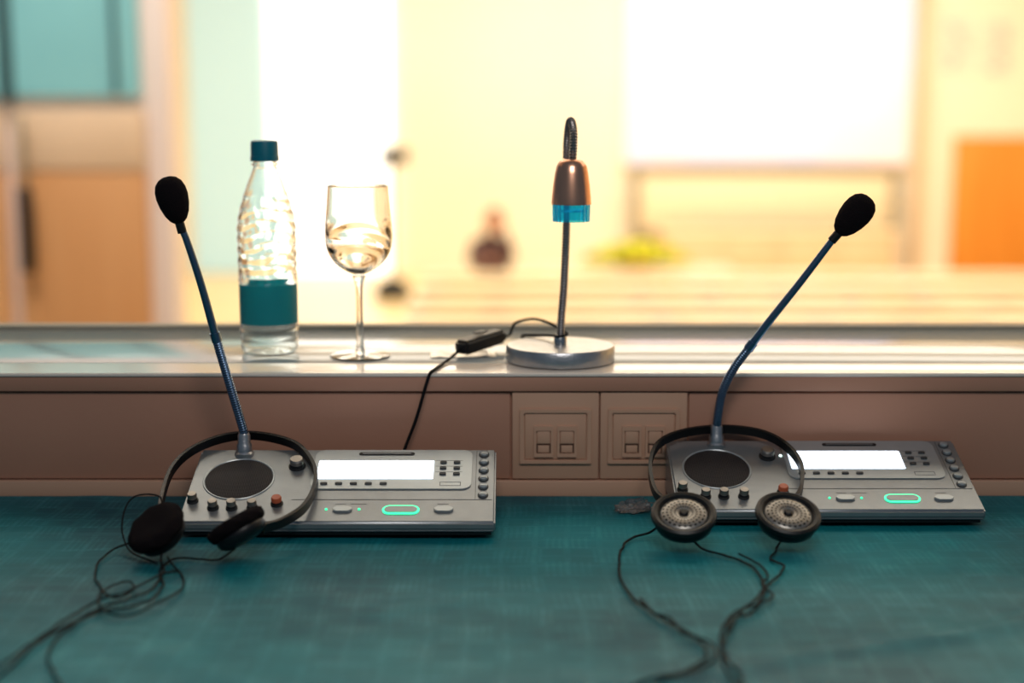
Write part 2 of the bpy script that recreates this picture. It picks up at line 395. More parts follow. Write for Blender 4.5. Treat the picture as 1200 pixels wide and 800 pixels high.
# ---------------------------------------------------------------- interpreter console
AL=math.atan(.046/.123)
def console(cx,fy,micpts,tip,sh,label):
    e=empty('interpreter_console',(cx,fy,TZ),label,'interpreter console',group='interpreter consoles')
    W_=.1595; zf=.0175; zb=zf+.046; D=.123
    def U(lx,s,h=0): return (lx, s*math.cos(AL)-h*math.sin(AL), zf+s*math.sin(AL)+h*math.cos(AL))
    bm=bmesh.new()
    pr=[(.002,.0065),(0,.009),(0,zf),(D,zb),(D,.0065)]
    a=[bm.verts.new((-W_,y,z)) for y,z in pr]; c=[bm.verts.new((W_,y,z)) for y,z in pr]
    for i in range(5):
        j=(i+1)%5; bm.faces.new((a[i],a[j],c[j],c[i]))
    bm.faces.new(a[::-1]); bm.faces.new(c)
    bmesh.ops.recalc_face_normals(bm,faces=bm.faces)
    bmesh.ops.bevel(bm,geom=bm.edges[:],offset=.0022,segments=3,affect='EDGES')
    finish('housing',bm,M['silver'],e,smooth=True)
    box('base_plate',-W_+.004,W_-.004,.004,D-.003,.003,.0063,M['edge_dark'],e,.0008)
    for fx in (-.13,.13):
        for fy2 in (.016,.105): lathe('rubber_foot',[(0,0.0008),(.008,.0008),(.009,.0028),(0,.0028)],M['black_gloss'],e,(fx,fy2,0),n=20)
    R3=(AL,0,0)
    def plate(name,x0,x1,s0,s1,h0,h1,m_,bev=.0004,rad=0,p=e,lab=None):
        cxx,css=(x0+x1)/2,(s0+s1)/2; hx,hs=(x1-x0)/2,(s1-s0)/2
        bm=bmesh.new(); rad_=min(rad if rad>0 else .0006,hx*.999,hs*.999); pts=[]
        for qx,qs,a0 in ((1,1,0),(-1,1,90),(-1,-1,180),(1,-1,270)):
            for k in range(7):
                an=math.radians(a0+15*k); pts.append((qx*(hx-rad_)+rad_*math.cos(an),qs*(hs-rad_)+rad_*math.sin(an)))
        lo=[bm.verts.new((x,y,h0)) for x,y in pts]; hi=[bm.verts.new((x,y,h1)) for x,y in pts]
        for i in range(len(pts)):
            j=(i+1)%len(pts); bm.faces.new((lo[i],lo[j],hi[j],hi[i]))
        bm.faces.new(lo[::-1]); f=bm.faces.new(hi)
        if bev>0: bmesh.ops.bevel(bm,geom=list(f.edges),offset=min(bev,(h1-h0)*.8),segments=2,affect='EDGES')
        return finish(name,bm,m_,p,U(cxx,css),R3,True,lab)
    plate('display_bezel',-.034,.134,.056,.1275,.0001,.0014,M['silver_light'],.0006,.009)
    plate('display',-.029,.0935,.0735,.1065,.0015,.0020,M['screen'],.0002,.001,lab='lit white rectangular display')
    plate('card_slot',.012,.072,.1170,.1225,.0015,.0019,M['edge_dark'],.0001,.0025)
    plate('card_slot_lip',.016,.068,.1190,.1205,.0020,.0024,M['silver'],.0001,.0007)
    for r_ in range(3):
        for c_ in range(2):
            plate('key',.100+.0145*c_,.107+.0145*c_,.0805+.0105*r_,.0838+.0105*r_,.0015,.0029,M['key_dark'],.0004,.0008)
        plate('printed_line',.0955,.124,.0860+.0105*r_,.0865+.0105*r_,.0014,.00155,M['line'],0)
    for k in range(5):
        plate('key',-.0235+.0155*k,-.0162+.0155*k,.0630,.0662,.0015,.0027,M['key_dark'],.0004,.0008)
    bm=bmesh.new()
    oo=[(-.011,-.0034),(.011,-.0034),(.011,.0034),(-.011,.0034)]; ii=[(-.0103,-.0028),(.0103,-.0028),(.0103,.0028),(-.0103,.0028)]
    o1=[bm.verts.new((x,y,.0016)) for x,y in oo]; i1=[bm.verts.new((x,y,.0016)) for x,y in ii]
    for k in range(4):
        l=(k+1)%4; bm.faces.new((o1[k],o1[l],i1[l],i1[k]))
    finish('printed_outline',bm,M['line'],e,U(.112,.0645),R3)
    for k in range(6):
        rb=lathe('round_button',[(0,0),(.0056,0),(.0056,.0006),(.0046,.0007),(0,.0007)],M['key_dark'],e,U(.1465,.046+.0148*k),R3,n=28)
        lathe('button_cap',[(0,.0008),(.0043,.0008),(.0042,.0026),(.003,.0033),(0,.0035)],M['silver_light'],rb,n=28)
    plate('printed_line',-.05,.156,.0382,.0388,.0001,.0003,M['line'],0)
    plate('printed_line',.1383,.1389,.039,.128,.0001,.0003,M['line'],0)
    lathe('speaker_rim',[(.0352,0),(.0374,0),(.0374,.0005),(.0368,.0011),(.0359,.0010),(.0352,.0003)],M['silver_light'],e,U(-.110,.075),R3,n=64,closed=True)
    lathe('speaker_grille',[(0,.0032),(.012,.0029),(.024,.0020),(.0350,.0006),(.0350,.0001),(0,.0001)],M['grille'],e,U(-.110,.075),R3,n=64,label='dark round perforated speaker grille')
    def knob(lx,s,r,h,mt=M['knobcap'],mb=M['edge_dark']):
        k=lathe('knob',[(0,0),(r*1.15,0),(r*1.15,h*.12),(r,h*.16),(r*.93,h*.45),(0,h*.45)],mb,e,U(lx,s),R3,n=28)
        lathe('knob_cap',[(r*.93,h*.451),(r*.95,h*.85),(r*.8,h),(0,h*1.02),(0,h*.451)],mt,k,(0,0,0),n=28)
        return k
    knob(-.052,.098,.0078,.0105)
    for lx,s in ((-.151,.036),(-.128,.024),(-.109,.024),(-.088,.024)): knob(lx,s,.0052,.0098)
    knob(-.064+sh*1.3,.031,.0056,.0092,M['orange'])
    lathe('indicator_light',[(0,0),(.0018,0),(.0015,.001),(0,.0013)],M['led_white'],e,U(-.037,.1),R3,n=14)
    plate('oval_button',-.006+sh,.014+sh,.0165,.0245,.0001,.0024,M['silver_light'],.0008,.004)
    plate('oval_button',.097+sh,.117+sh,.0165,.0245,.0001,.0024,M['silver_light'],.0008,.004)
    plate('talk_button_ring',.0445+sh,.0825+sh,.0130,.0275,.0001,.0012,M['green'],.0003,.0072,lab='glowing green oval button ring')
    plate('talk_button',.0467+sh,.0803+sh,.0153,.0252,.0013,.0018,M['silver'],.0003,.0049)
    for lx in (-.0125,.021):
        lathe('indicator_light',[(0,0),(.0015,0),(.0012,.001),(0,.0013)],M['green'],e,U(lx+sh,.0215),R3,n=14)
    for lx,w in ((-.004,.011),(.012,.016),(.1,.012)):
        plate('printed_line',lx+sh,lx+sh+w,.0305,.0311,.0001,.0002,M['line'],0)
    off=Vector((cx,fy,TZ))
    b0=Vector(U(-.1095,.1225))
    mp=[Vector(p)-off for p in micpts]
    b0=Vector((mp[0].x,b0.y,b0.z))
    mic=lathe('microphone',[(0,-.003),(.0105,-.003),(.0105,.001),(.0085,.003),(.008,.010),(.0068,.012),(.0068,.020),(.0055,.023),(0,.023)],M['brushed'],e,tuple(b0),(0,0,0),n=32,label='gooseneck microphone with black foam head')
    mo=mic.location.copy()
    P=[p-mo for p in mp]; P[0]=Vector((0,0,.018))
    full=catmull(P,20); js=4*20
    ribbed('gooseneck_lower',full[:js+1],.0050,M['bluemetal'],mic,depth=.10,pitch=.0026,raw=True)
    tj=(full[js+1]-full[js-1]).normalized()
    sweep('joint_collar',[full[js]-tj*.005,full[js],full[js]+tj*.005],.0055,M['bluemetal'],mic,4,16)
    def rr(t): return .0044-.0010*t
    sweep('stem',full[js:],rr,M['bluemetal'],mic,n=16,raw=True)
    ax=(Vector(tip)-off-mo-P[-1]).normalized()
    sweep('upper_flex',[P[-1]-ax*.010,P[-1]-ax*.004,P[-1]+ax*.006],.0048,M['black_gloss'],mic,4,14)
    prof=[(0,-.0015),(.006,-.001),(.0095,.002),(.0135,.009),(.0165,.019),(.0178,.029),(.0172,.037),(.0148,.044),(.0100,.0490),(.005,.051),(0,.0515)]
    kk=.92
    lathe('windscreen',[(r*kk,z*kk+.002) for r,z in prof],M['foam'],mic,tuple(P[-1]),lookrot(ax),n=40)
    return e
console(-.1765,1.381,
 [(-.2885,1.495,.812),(-.2885,1.4945,.835),(-.293,1.492,.855),(-.3015,1.486,.893),(-.312,1.480,.940),(-.3235,1.473,.9949),(-.3350,1.467,1.040),(-.3420,1.4645,1.061)],(-.3530,1.458,1.112),0,
 'silver interpreter console with gooseneck microphone leaning beside bottle')
console(.331,1.4245,
 [(.2265,1.538,.829),(.2268,1.533,.8450),(.2300,1.524,.8730),(.2403,1.517,.8996),(.2569,1.510,.9261),(.2778,1.503,.9576),(.3067,1.495,.9988),(.335,1.487,1.041),(.3405,1.485,1.0485)],(.3669,1.478,1.0826),.014,
 'silver interpreter console with microphone leaning away beside wall sockets')

# ---------------------------------------------------------------- headphones
def band_bm(pts,off,nrm,wid,th):
    sec=[(-wid,-th),(wid,-th),(wid*1.08,0),(wid,th),(-wid,th),(-wid*1.08,0)]
    return sweep_bm([p-off for p in catmull(pts,8)],0,section=sec,up=nrm)
def headset(origin,pts,ears,label,cables):
    off=Vector(origin)
    e=empty('headphones',origin,label,'headphones',group='interpreter headphones')
    nrm=Vector((0,-.34,1)).normalized()
    finish('headband',band_bm(pts,off,nrm,.0048,.0019),M['black_gloss'],e,smooth=True)
    for (loc,axis,pad,sc) in ears:
        l=tuple(Vector(loc)-off); rt=lookrot(axis)
        cup=lathe('ear_cup',[(0,-.008),(.012,-.0078),(.022,-.006),(.0275,-.002),(.029,.003),(.0285,.006),(0,.006)],M['black'],e,l,rt,n=48)
        cup.scale=(sc,sc,sc)
        if pad=='foam':
            lathe('ear_pad',[(0,.0062),(.028,.0062),(.0312,.008),(.0330,.011),(.0335,.014),(.0325,.0175),(.030,.0200),(.026,.0218),(.020,.0225),(.012,.0222),(.006,.0216),(0,.0212)],M['foam'],cup,(0,0,0),n=72,
                 rf=lambda a,z,r,i:.0018*noise.noise(Vector((math.cos(a)*3,math.sin(a)*3,z*200)))+.0006*math.sin(9*a+z*500))
        else:
            lathe('cushion_ring',[(.0215,.0062),(.029,.0062),(.0318,.009),(.0312,.0125),(.0285,.0140),(.0255,.0135),(.0235,.011)],M['black_gloss'],cup,(0,0,0),n=56,closed=True)
            lathe('ear_grille',[(0,.0105),(.004,.0115),(.006,.0124),(.012,.0134),(.019,.0130),(.0225,.0115),(.0234,.010),(.0234,.0063),(0,.0063)],M['eargrille'],cup,(0,0,0),n=56,label='silver perforated driver grille')
            lathe('grille_hub',[(0,.0142),(.0030,.0142),(.0040,.0132),(.0040,.0118),(0,.0118)],M['black_gloss'],cup,(0,0,0),n=24)
    for c_,r in cables:
        path=catmull([Vector(p)-off for p in c_],8)
        for i,p in enumerate(path):
            if i>6:
                s_=.0020
                p.x+=s_*noise.noise(Vector((p.x*60,p.y*60,i*.05))); p.y+=s_*noise.noise(Vector((p.y*60,p.x*60,i*.05+9)))
        sweep('cable',path,r,M['cord'],e,n=8,raw=True)
    return e
def tb(l,z=.7525):
    return [(p[0],p[1],z) if len(p)==2 else p for p in l]
bandL=[(-.342,1.345,.781),(-.3525,1.385,.786),(-.3576,1.450,.8015),(-.3456,1.486,.8141),(-.320,1.510,.8225),(-.289,1.5185,.8255),(-.255,1.511,.8229),(-.2277,1.493,.8166),(-.2084,1.458,.8043),(-.2033,1.425,.7928),(-.2090,1.385,.7815),(-.224,1.345,.7785),(-.239,1.318,.780)]
cabA=[(-.262,1.300,.766),(-.278,1.300,.755),(-.298,1.308),(-.322,1.310),(-.328,1.276),(-.316,1.235),(-.315,1.200),(-.331,1.174),(-.351,1.166),(-.367,1.137),(-.382,1.094),(-.385,1.052),(-.389,1.010),(-.395,.96)]
cabB=[(-.332,1.300,.762),(-.331,1.290,.755),(-.322,1.262,.7545),(-.323,1.223),(-.335,1.189,.7545),(-.353,1.174),(-.363,1.133,.7545),(-.368,1.088),(-.357,1.044),(-.335,1.002),(-.320,.96)]
cabC=[(-.366,1.335,.762),(-.388,1.335,.754),(-.392,1.300),(-.382,1.255),(-.362,1.212),(-.344,1.200),(-.337,1.219,.7545),(-.347,1.235,.755),(-.359,1.223,.755),(-.362,1.196,.7555),(-.349,1.161,.7555),(-.325,1.153),(-.309,1.174,.7545),(-.296,1.223),(-.305,1.262),(-.318,1.285,.7545),(-.326,1.298,.758)]
cabD=[(-.31,1.262,.756),(-.322,1.246,.757),(-.338,1.205,.7565),(-.352,1.188,.757),(-.366,1.176),(-.374,1.140,.7545),(-.381,1.10,.7545),(-.392,1.055),(-.405,1.01),(-.42,.97)]
loopL=[(-.344,1.362,.782),(-.352,1.375,.796),(-.372,1.37,.798),(-.382,1.36,.786),(-.381,1.345,.767),(-.368,1.325,.7545),(-.350,1.308),(-.336,1.295)]
headset((-.30,1.36,TZ),bandL,
 [((-.336,1.321,.7720),(-.40,-.46,.78),'foam',.88),((-.2575,1.313,.7740),(-.50,.20,.80),'foam',.88)],
 'black headphones with foam ear pads resting over a console',
 [(tb(cabA),.0011),(tb(cabB),.0011),(tb(cabC),.0010),(tb(cabD),.0011),(tb(loopL),.0009)])
bandR=[(.163,1.378,.783),(.148,1.422,.7865),(.1476,1.479,.802),(.1605,1.5165,.8158),(.189,1.537,.8235),(.232,1.5435,.827),(.274,1.537,.8235),(.298,1.514,.8147),(.308,1.479,.802),(.301,1.437,.788),(.286,1.400,.784),(.272,1.378,.783)]
R1=[(.147,1.38,.764),(.139,1.385,.756),(.1235,1.380),(.109,1.351),(.0995,1.276),(.1045,1.211),(.120,1.162),(.141,1.121),(.154,1.087),(.151,1.057),(.130,1.030),(.106,1.018),(.0885,1.000),(.07,.96)]
R2=[(.178,1.340,.760),(.187,1.333,.754),(.2065,1.318),(.223,1.293),(.228,1.251),(.2205,1.2,.7545),(.204,1.162),(.183,1.145),(.1705,1.108),(.167,1.06),(.173,1.03),(.171,1.0),(.168,.96)]
R3_=[(.262,1.340,.760),(.255,1.330,.754),(.247,1.310),(.256,1.288),(.245,1.259),(.225,1.223),(.212,1.187,.7545),(.196,1.166),(.183,1.127,.7545),(.167,1.08),(.1646,1.035),(.170,.98)]
R4=[(.112,1.19,.7548),(.120,1.155,.7548),(.133,1.140,.7550),(.140,1.108,.7545),(.158,1.087,.7548),(.157,1.05,.7545),(.131,1.023,.7548),(.11,1.011),(.098,.97)]
R5=[(.218,1.318,.7548),(.232,1.296),(.236,1.262),(.226,1.235),(.23,1.205),(.214,1.175,.7555),(.19,1.155,.7555),(.178,1.12)]
headset((.22,1.39,TZ),bandR,
 [((.169,1.3555,.7748),(-.05,-.46,1),'grille',1.02),((.2705,1.3555,.7748),(.05,-.46,1),'grille',1.02)],
 'black headphones with silver perforated earpieces draped around a microphone',
 [(tb(R1),.0012),(tb(R2),.0012),(tb(R3_),.0011),(tb(R4),.0011),(tb(R5),.0010)])

# ---------------------------------------------------------------- desk lamp
lx,ly=.056,1.628
lamp=empty('desk_lamp',(lx,ly,LZ),'small brushed steel gooseneck lamp standing on the sill','lamp')
lathe('base',[(0,0.0005),(.060,.0005),(.0625,.0015),(.063,.004),(.063,.0165),(.0615,.019),(.0585,.0195),(0,.0195)],M['brushed'],lamp,n=96)
npts=[(0,0,.019),(.001,0,.05),(.004,0,.092),(.0065,0,.166),(.0060,.000,.235),(.0070,-.006,.262),(.0095,-.0195,.2755),(.0120,-.033,.265),(.0120,-.0395,.248),(.011,-.0410,.232)]
ribbed('gooseneck',[Vector(p) for p in npts],.0048,M['gooseneck'],lamp,depth=.18,pitch=.0032)
lathe('collar',[(0,0),(.0075,0),(.0075,.008),(.0055,.011),(0,.011)],M['chrome'],lamp,(0,0,.0195),n=28)
sh=lathe('lamp_shade',[(.0050,.0500),(.0090,.0498),(.0125,.0485),(.0150,.0458),(.0170,.0415),(.0186,.034),(.0203,.022),(.0216,.009),(.0222,.0015),(.0222,0),(.0210,0),(.0206,.008),(.0192,.022),(.0172,.035),(.0145,.043),(.009,.0475),(.005,.0480)],M['copper'],lamp,(.010,-.042,.184),n=64,closed=True)
lathe('diffuser_ring',[(.0190,-.019),(.0203,-.019),(.0207,-.010),(.0207,-.0002),(.0192,-.0002),(.0190,-.010)],M['bluering'],sh,n=120,closed=True,label='blue translucent plastic ring',
      rf=lambda a,z,r,i:.0006*math.sin(20*a))
lathe('lamp_lens',[(0,-.008),(.0182,-.008),(.0182,-.006),(0,-.006)],M['bluering'],sh,n=48)
o3=Vector((lx,ly,LZ))
sw0=Vector((-.064,1.640,.8985)); sw1=Vector((-.010,1.700,.9035))
ctr=(sw0+sw1)/2; dr=(sw1-sw0)
bm=bmesh.new(); bbox(bm,-.036,.036,-.0145,.0145,-.0105,.0105)
bmesh.ops.bevel(bm,geom=bm.edges[:],offset=.0045,segments=3,affect='EDGES')
for v in bm.verts:
    if abs(v.co.x)>.02: v.co.y*=.75; v.co.z*=.8
sw=finish('inline_switch',bm,M['black'],lamp,tuple(ctr-o3+Vector((0,0,.004))),(0,-.10,math.atan2(dr.y,dr.x)),True,label='black inline cord switch')
box('rocker',-.008,.008,-.005,.005,.0106,.0125,M['black_gloss'],sw,.0008)
c1=[(-.058,1.647,.902),(-.068,1.632,.8945),(-.078,1.60,.8912),(-.086,1.560,.8912),(-.0905,1.546,.889),(-.0945,1.5415,.878),(-.106,1.541,.839),(-.119,1.538,.805),(-.128,1.532,.775),(-.12,1.53,.7535),(-.09,1.535,.7525),(-.05,1.538,.7525)]
c2=[(-.014,1.696,.905),(-.003,1.705,.908),(.000,1.703,.915),(.005,1.70,.923),(.026,1.69,.929),(.046,1.672,.926),(.058,1.640,.923),(.064,1.630,.920),(.056,1.6215,.9185),(.049,1.628,.918),(.051,1.65,.915),(.035,1.672,.912),(.012,1.69,.908),(.03,1.70,.8925),(.055,1.697,.891),(.056,1.688,.896)]
sweep('power_cord',[Vector(p)-o3 for p in c1],.0018,M['cord'],lamp,8,8)
sweep('power_cord',[Vector(p)-o3 for p in c2],.0017,M['cord'],lamp,8,8)

# ---------------------------------------------------------------- bottle
bot=empty('water_bottle',(-.2905,1.684,LZ),'clear ridged plastic water bottle with teal cap and label','bottle')
outer=[(0,.004),(.014,.003),(.022,.0008),(.029,.0008),(.0325,.004),(.0338,.009),(.0334,.013),(.0344,.017),(.0347,.022),(.0338,.026),(.0346,.030),(.0346,.034),(.0338,.037),(.0338,.085),(.0350,.088)]
z=.0916
while z<.150:
    outer.append((.0343,z)); z+=.0012
for r,z in ((.0342,.1512),(.0341,.153),(.0338,.155),(.0335,.157),(.0332,.1595),(.0328,.162),(.0323,.1645),(.0318,.167),(.0312,.1695),(.0305,.172),(.0297,.175),(.0289,.178),(.0280,.181),(.0270,.184),(.0262,.187),(.0254,.1895),(.0245,.192),(.0235,.195),(.0215,.2005),(.0195,.206),(.0178,.210),(.0165,.213),(.0145,.218),(.0135,.222),(.0158,.2235),(.0158,.2255),(.0132,.227),(.0130,.240),(.0126,.2415)):
    outer.append((r,z))
NO=len(outer)
sm=[(0,.0050),(.014,.0040),(.022,.0018),(.029,.0018),(.0318,.005),(.0326,.012),(.0326,.020),(.0328,.150),(.0320,.158),(.0293,.172),(.0259,.184),(.0224,.195),(.0186,.206),(.0156,.213),(.0130,.220),(.0123,.230),(.0120,.2415)]
inner=sm[::-1]
def brf(a,z,r,idx):
    if idx>=NO: return 0
    if .0885<z<.206 and r>.017:
        w=min(1,(z-.0885)/.006)*min(1,(.206-z)/.03)
        ph=z*2*math.pi/.0135+1.5*math.sin(2*a+.6)+1.1*math.sin(3*a+z*60)
        return w*(.00060*math.sin(ph)+.0005*noise.noise(Vector((math.cos(a)*4,math.sin(a)*4,z*110))))*(r/.034)
    return 0
bd=finish('bottle_body',lathe_bm(outer+inner,144,False,brf),M['pet'],bot,smooth=True); bd.modifiers.clear()
lathe('cap',[(.0,.2525),(.0135,.2525),(.0155,.2515),(.016,.249),(.0162,.2345),(.0168,.234),(.0168,.2285),(.0161,.2282),(.0158,.2282),(.0150,.2350),(.0145,.2495),(0,.2500)],M['cap'],bot,n=96,
      rf=lambda a,z,r,i:(.00035*math.sin(48*a) if r>.0155 else 0),label='teal ribbed screw cap')
m,nt,b=newmat('teal_bottle_label')
b.inputs['Base Color'].default_value=C(60,196,204); b.inputs['Roughness'].default_value=.35
tr=nt.nodes.new('ShaderNodeBsdfTranslucent'); tr.inputs['Color'].default_value=C(64,205,212)
tp=nt.nodes.new('ShaderNodeBsdfTransparent'); tp.inputs['Color'].default_value=C(40,170,184)
mx=nt.nodes.new('ShaderNodeMixShader'); mx.inputs[0].default_value=.5
mx2=nt.nodes.new('ShaderNodeMixShader'); mx2.inputs[0].default_value=.3
nt.links.new(b.outputs[0],mx.inputs[1]); nt.links.new(tr.outputs[0],mx.inputs[2])
nt.links.new(mx.outputs[0],mx2.inputs[1]); nt.links.new(tp.outputs[0],mx2.inputs[2]); nt.links.new(mx2.outputs[0],nt.nodes['Material Output'].inputs['Surface'])
lathe('label_sleeve',[(.03395,.0375),(.03435,.0375),(.03435,.0840),(.03395,.0840)],m,bot,n=96,closed=True,label='teal paper label band')

# ---------------------------------------------------------------- wine glass
gl=empty('wine_glass',(-.179,1.655,LZ),'empty clear stemmed wine glass standing beside the bottle','glass')
bo=[(0,.0975),(.006,.0985),(.014,.1015),(.023,.1070),(.0305,.1145),(.0360,.1245),(.0385,.1360),(.0388,.146),(.0380,.160),(.0366,.177),(.0352,.193),(.0347,.2015)]
bi=[(.0338,.2018),(.0341,.193),(.0354,.177),(.0366,.160),(.0371,.146),(.0366,.1368),(.0340,.1262),(.0286,.1168),(.0213,.1096),(.0127,.1046),(.006,.1025),(0,.1018)]
def dense(p,k=3): return [ (v.x,v.z) for v in catmull([(a,0,b_) for a,b_ in p],k)]
po_=dense(bo,5); pi_=dense(bi,5); NB=len(po_)
def grf(a,z,r,idx):
    if idx<NB: return 0
    w=max(0,min(1,(.166-z)/.02))*min(1,r/.02)
    return w*.0012*math.sin(2*a+z*230+1.8*math.sin(2*a+1)+.9*math.sin(z*140))
w=finish('bowl',lathe_bm([(max(r,0),z) for r,z in po_]+[(max(0,r),z) for r,z in pi_],144,False,grf),M['glass'],gl,smooth=True); w.modifiers.clear()
st=[(0,.005),(.0056,.0052),(.0046,.012),(.0040,.03),(.0038,.055),(.0040,.078),(.0050,.088),(.0066,.094),(.0078,.0970),(0,.0972)]
w=finish('stem',lathe_bm([(max(r,0),z) for r,z in dense(st)],48),M['glass'],gl,smooth=True); w.modifiers.clear()
ft=[(0,.0006),(.0340,.0006),(.0352,.0014),(.0350,.0026),(.025,.0034),(.012,.0044),(.006,.0047),(0,.0049)]
finish('foot',lathe_bm(ft,96),M['glass'],gl,smooth=True)

# ---------------------------------------------------------------- foil sachet and crumpled wrapper
bm=bmesh.new(); g=[]
for j in range(13):
    row=[]
    for i in range(33):
        x=-.0385+.077*i/32; y=-.019+.038*j/12
        z=.0014+.0032*abs(noise.noise(Vector((x*55,y*90,1))))*(1 if 3<i<29 else .3)
        row.append(bm.verts.new((x,y,z)))
    g.append(row)
for j in range(12):
    for i in range(32): bm.faces.new((g[j][i],g[j][i+1],g[j+1][i+1],g[j+1][i]))
r_=bmesh.ops.extrude_face_region(bm,geom=bm.faces[:])
for v in [q for q in r_['geom'] if isinstance(q,bmesh.types.BMVert)]: v.co.z-=.0008
fo=finish('foil_packet',bm,M['foil'],None,(-.058,1.664,LZ+.0001),(0,0,.05),False)
tag(fo,'flat silver foil packet lying under the cord switch','packet')
bm=bmesh.new(); bmesh.ops.create_icosphere(bm,subdivisions=4,radius=1)
for v in bm.verts:
    n=v.co.normalized(); q=noise.noise(n*2.3+Vector((5,1,2)))*.55+noise.noise(n*6)*.3
    v.co=Vector((n.x*.019*(1+q),n.y*.010*(1+q),max(-.0005,.004+n.z*.0065*(1+1.3*q))))
wr=finish('plastic_wrapper',bm,M['clearwrap'],None,(.131,1.482,TZ+.001),(0,0,.3),False)
tag(wr,'crumpled clear plastic wrapper on the tablecloth','wrapper')

# ---------------------------------------------------------------- conference hall
FZ=-1.0
struct(box('floor_2',-6,8.6,1.95,19.7,FZ-.1,FZ,M['hallfloor']))
struct(box('wall_back',-6,8.6,19.5,19.7,FZ,4.2,M['hallwall']))
struct(box('wall_left',-5.0,-4.8,5.9,19.5,FZ,4.2,M['hallwarm']))
struct(box('wall_right',8.4,8.6,1.95,19.5,FZ,4.2,M['hallwarm']))
struct(box('ceiling',-6,8.6,1.95,19.7,4.2,4.3,M['hallceil']))
struct(box('wall_side',-4.8,-1.43,6.0,6.2,FZ,4.2,M['frame_pink']))
struct(box('door_1',-2.07,-1.53,5.955,5.998,FZ+.01,.93,M['doortan'],bev=.004))
struct(box('trim_6',-2.07,-1.53,5.96,5.998,.94,1.19,M['doorbeige'],bev=.004))
struct(box('door_2',-2.66,-2.12,5.955,5.998,FZ+.01,.93,M['doortan'],bev=.004))
struct(box('trim_7',-2.66,-2.12,5.96,5.998,.94,1.19,M['doorbeige'],bev=.004))
struct(box('window_1',-2.055,-1.54,5.96,5.998,1.245,2.9,M['tealglass'],bev=.004))
struct(box('window_2',-2.64,-2.115,5.96,5.998,1.245,2.9,M['tealglass'],bev=.004))
struct(box('trim_10',-2.108,-2.062,5.94,5.998,1.22,2.9,M['tealframe'],bev=.004))
struct(box('trim_11',-1.645,-1.62,5.945,5.959,1.25,2.9,M['tealframe'],bev=.003))
dh=empty('door_handle',(-2.015,5.955,.71),'long dark vertical pull handle on the tan door','door handle')
box('grip',-.026,.026,-.07,-.03,-.19,.16,M['edge_dark'],dh,.008)
box('rod',-.009,.009,-.055,-.035,.1605,.46,M['greyframe'],dh,.003)
for z in (-.14,.14): box('bracket',-.008,.008,-.032,-.0005,z-.01,z+.01,M['edge_dark'],dh,.002)
struct(box('window_3',-3.25,-1.66,19.42,19.498,FZ+.02,4.1,M['winwhite']))
struct(box('window_4',-4.35,-3.30,19.42,19.498,FZ+.02,4.1,M['wincyan']))
ps=empty('projection_screen',(3.44,19.40,.46),'large white projection screen hanging on the hall wall','projection screen')
box('screen_fabric',-1.9,1.9,-.01,.01,.04,3.2,M['projscreen'],ps)
box('bottom_bar',-1.92,1.92,-.02,.02,-.02,.038,M['polepaint'],ps,.005)
wb=empty('whiteboard',(3.42,19.3,FZ),'wide whiteboard in a grey metal stand below the screen','whiteboard')
box('panel',-1.72,1.72,-.015,.015,.62,1.34,M['whiteboard'],wb,.003)
box('rail',-1.8,1.8,-.03,.03,1.345,1.43,M['greyframe'],wb,.005)
box('rail',-1.8,1.8,-.03,.03,.54,.615,M['greyframe'],wb,.005)
for x in (-1.8,1.68): box('post',x,x+.12,-.032,.032,0.0,1.34,M['greyframe'],wb,.005)
sb=empty('sideboard',(3.5,18.7,FZ),'low tan wooden sideboard in front of the whiteboard','sideboard')
box('body',-1.5,1.5,-.22,.22,0,.62,M['doorbeige'],sb,.005)
box('top',-1.55,1.55,-.25,.25,.622,.66,M['tabletop'],sb,.005)
for i in range(4): box('door',-1.46+.74*i,-.76+.74*i,-.24,-.222,.04,.58,M['doorbeige'],sb,.004)
struct(box('door_3',6.0,7.35,19.43,19.497,FZ+.005,.866,M['doororange'],bev=.005))
struct(box('trim_8',5.46,5.56,19.35,19.498,FZ,4.19,M['doorbeige'],bev=.005))
for i,(x,z) in enumerate(((5.75,1.70),(6.30,1.66))):
    po=empty('poster',(x+.22,19.499,z+.38),'pale sheet with faint grey line drawings pinned to wall','poster',group='wall posters')
    box('sheet',-.22,.22,-.004,-.0001,-.38,.38,M['poster'],po)
    for k in range(7):
        xx=random.uniform(-.17,.1); zz=-.3+.09*k
        box('drawing',xx,xx+random.uniform(.08,.14),-.006,-.0045,zz,zz+.03,M['posterink'],po)
ms=empty('loudspeaker_stand',(-1.42,16.8,FZ),'black speaker on a thin pole with a round base','speaker stand')
lathe('base',[(0,0),(.22,0),(.23,.06),(.20,.16),(.10,.24),(0,.25)],M['edge_dark'],ms,n=40)
lathe('pole',[(0,.251),(.03,.251),(.028,1.58),(0,1.58)],M['polepaint'],ms,n=20)
box('speaker_head',-.14,.20,-.1,.1,1.585,1.78,M['edge_dark'],ms,.03)
def table(x,y,w):
    e=empty('conference_table',(x,y,FZ),'long pale conference table in a hall row','table',group='conference tables in rows')
    t=box('top',-w/2,w/2,-.18,.18,.722,.75,M['tabletop'],e,.004)
    f=box('front_panel',-w/2+.02,w/2-.02,.12,.14,.25,.721,M['tablefront'],e)
    l1=box('leg',-w/2+.03,-w/2+.07,-.15,.119,0,.72,M['polepaint'],e); l2=box('leg',w/2-.07,w/2-.03,-.15,.119,0,.72,M['polepaint'],e)
    return e,[t,f,l1,l2]
src=table(0.2,9.65,1.98)
def cp(src,x,y,dz=0):
    e=src[0].copy(); COL.objects.link(e); e.location=(x,y,FZ+dz)
    for p in src[1]:
        q=p.copy(); COL.objects.link(q); q.parent=e
rows=(9.65,10.4,11.2,12.0,12.7)
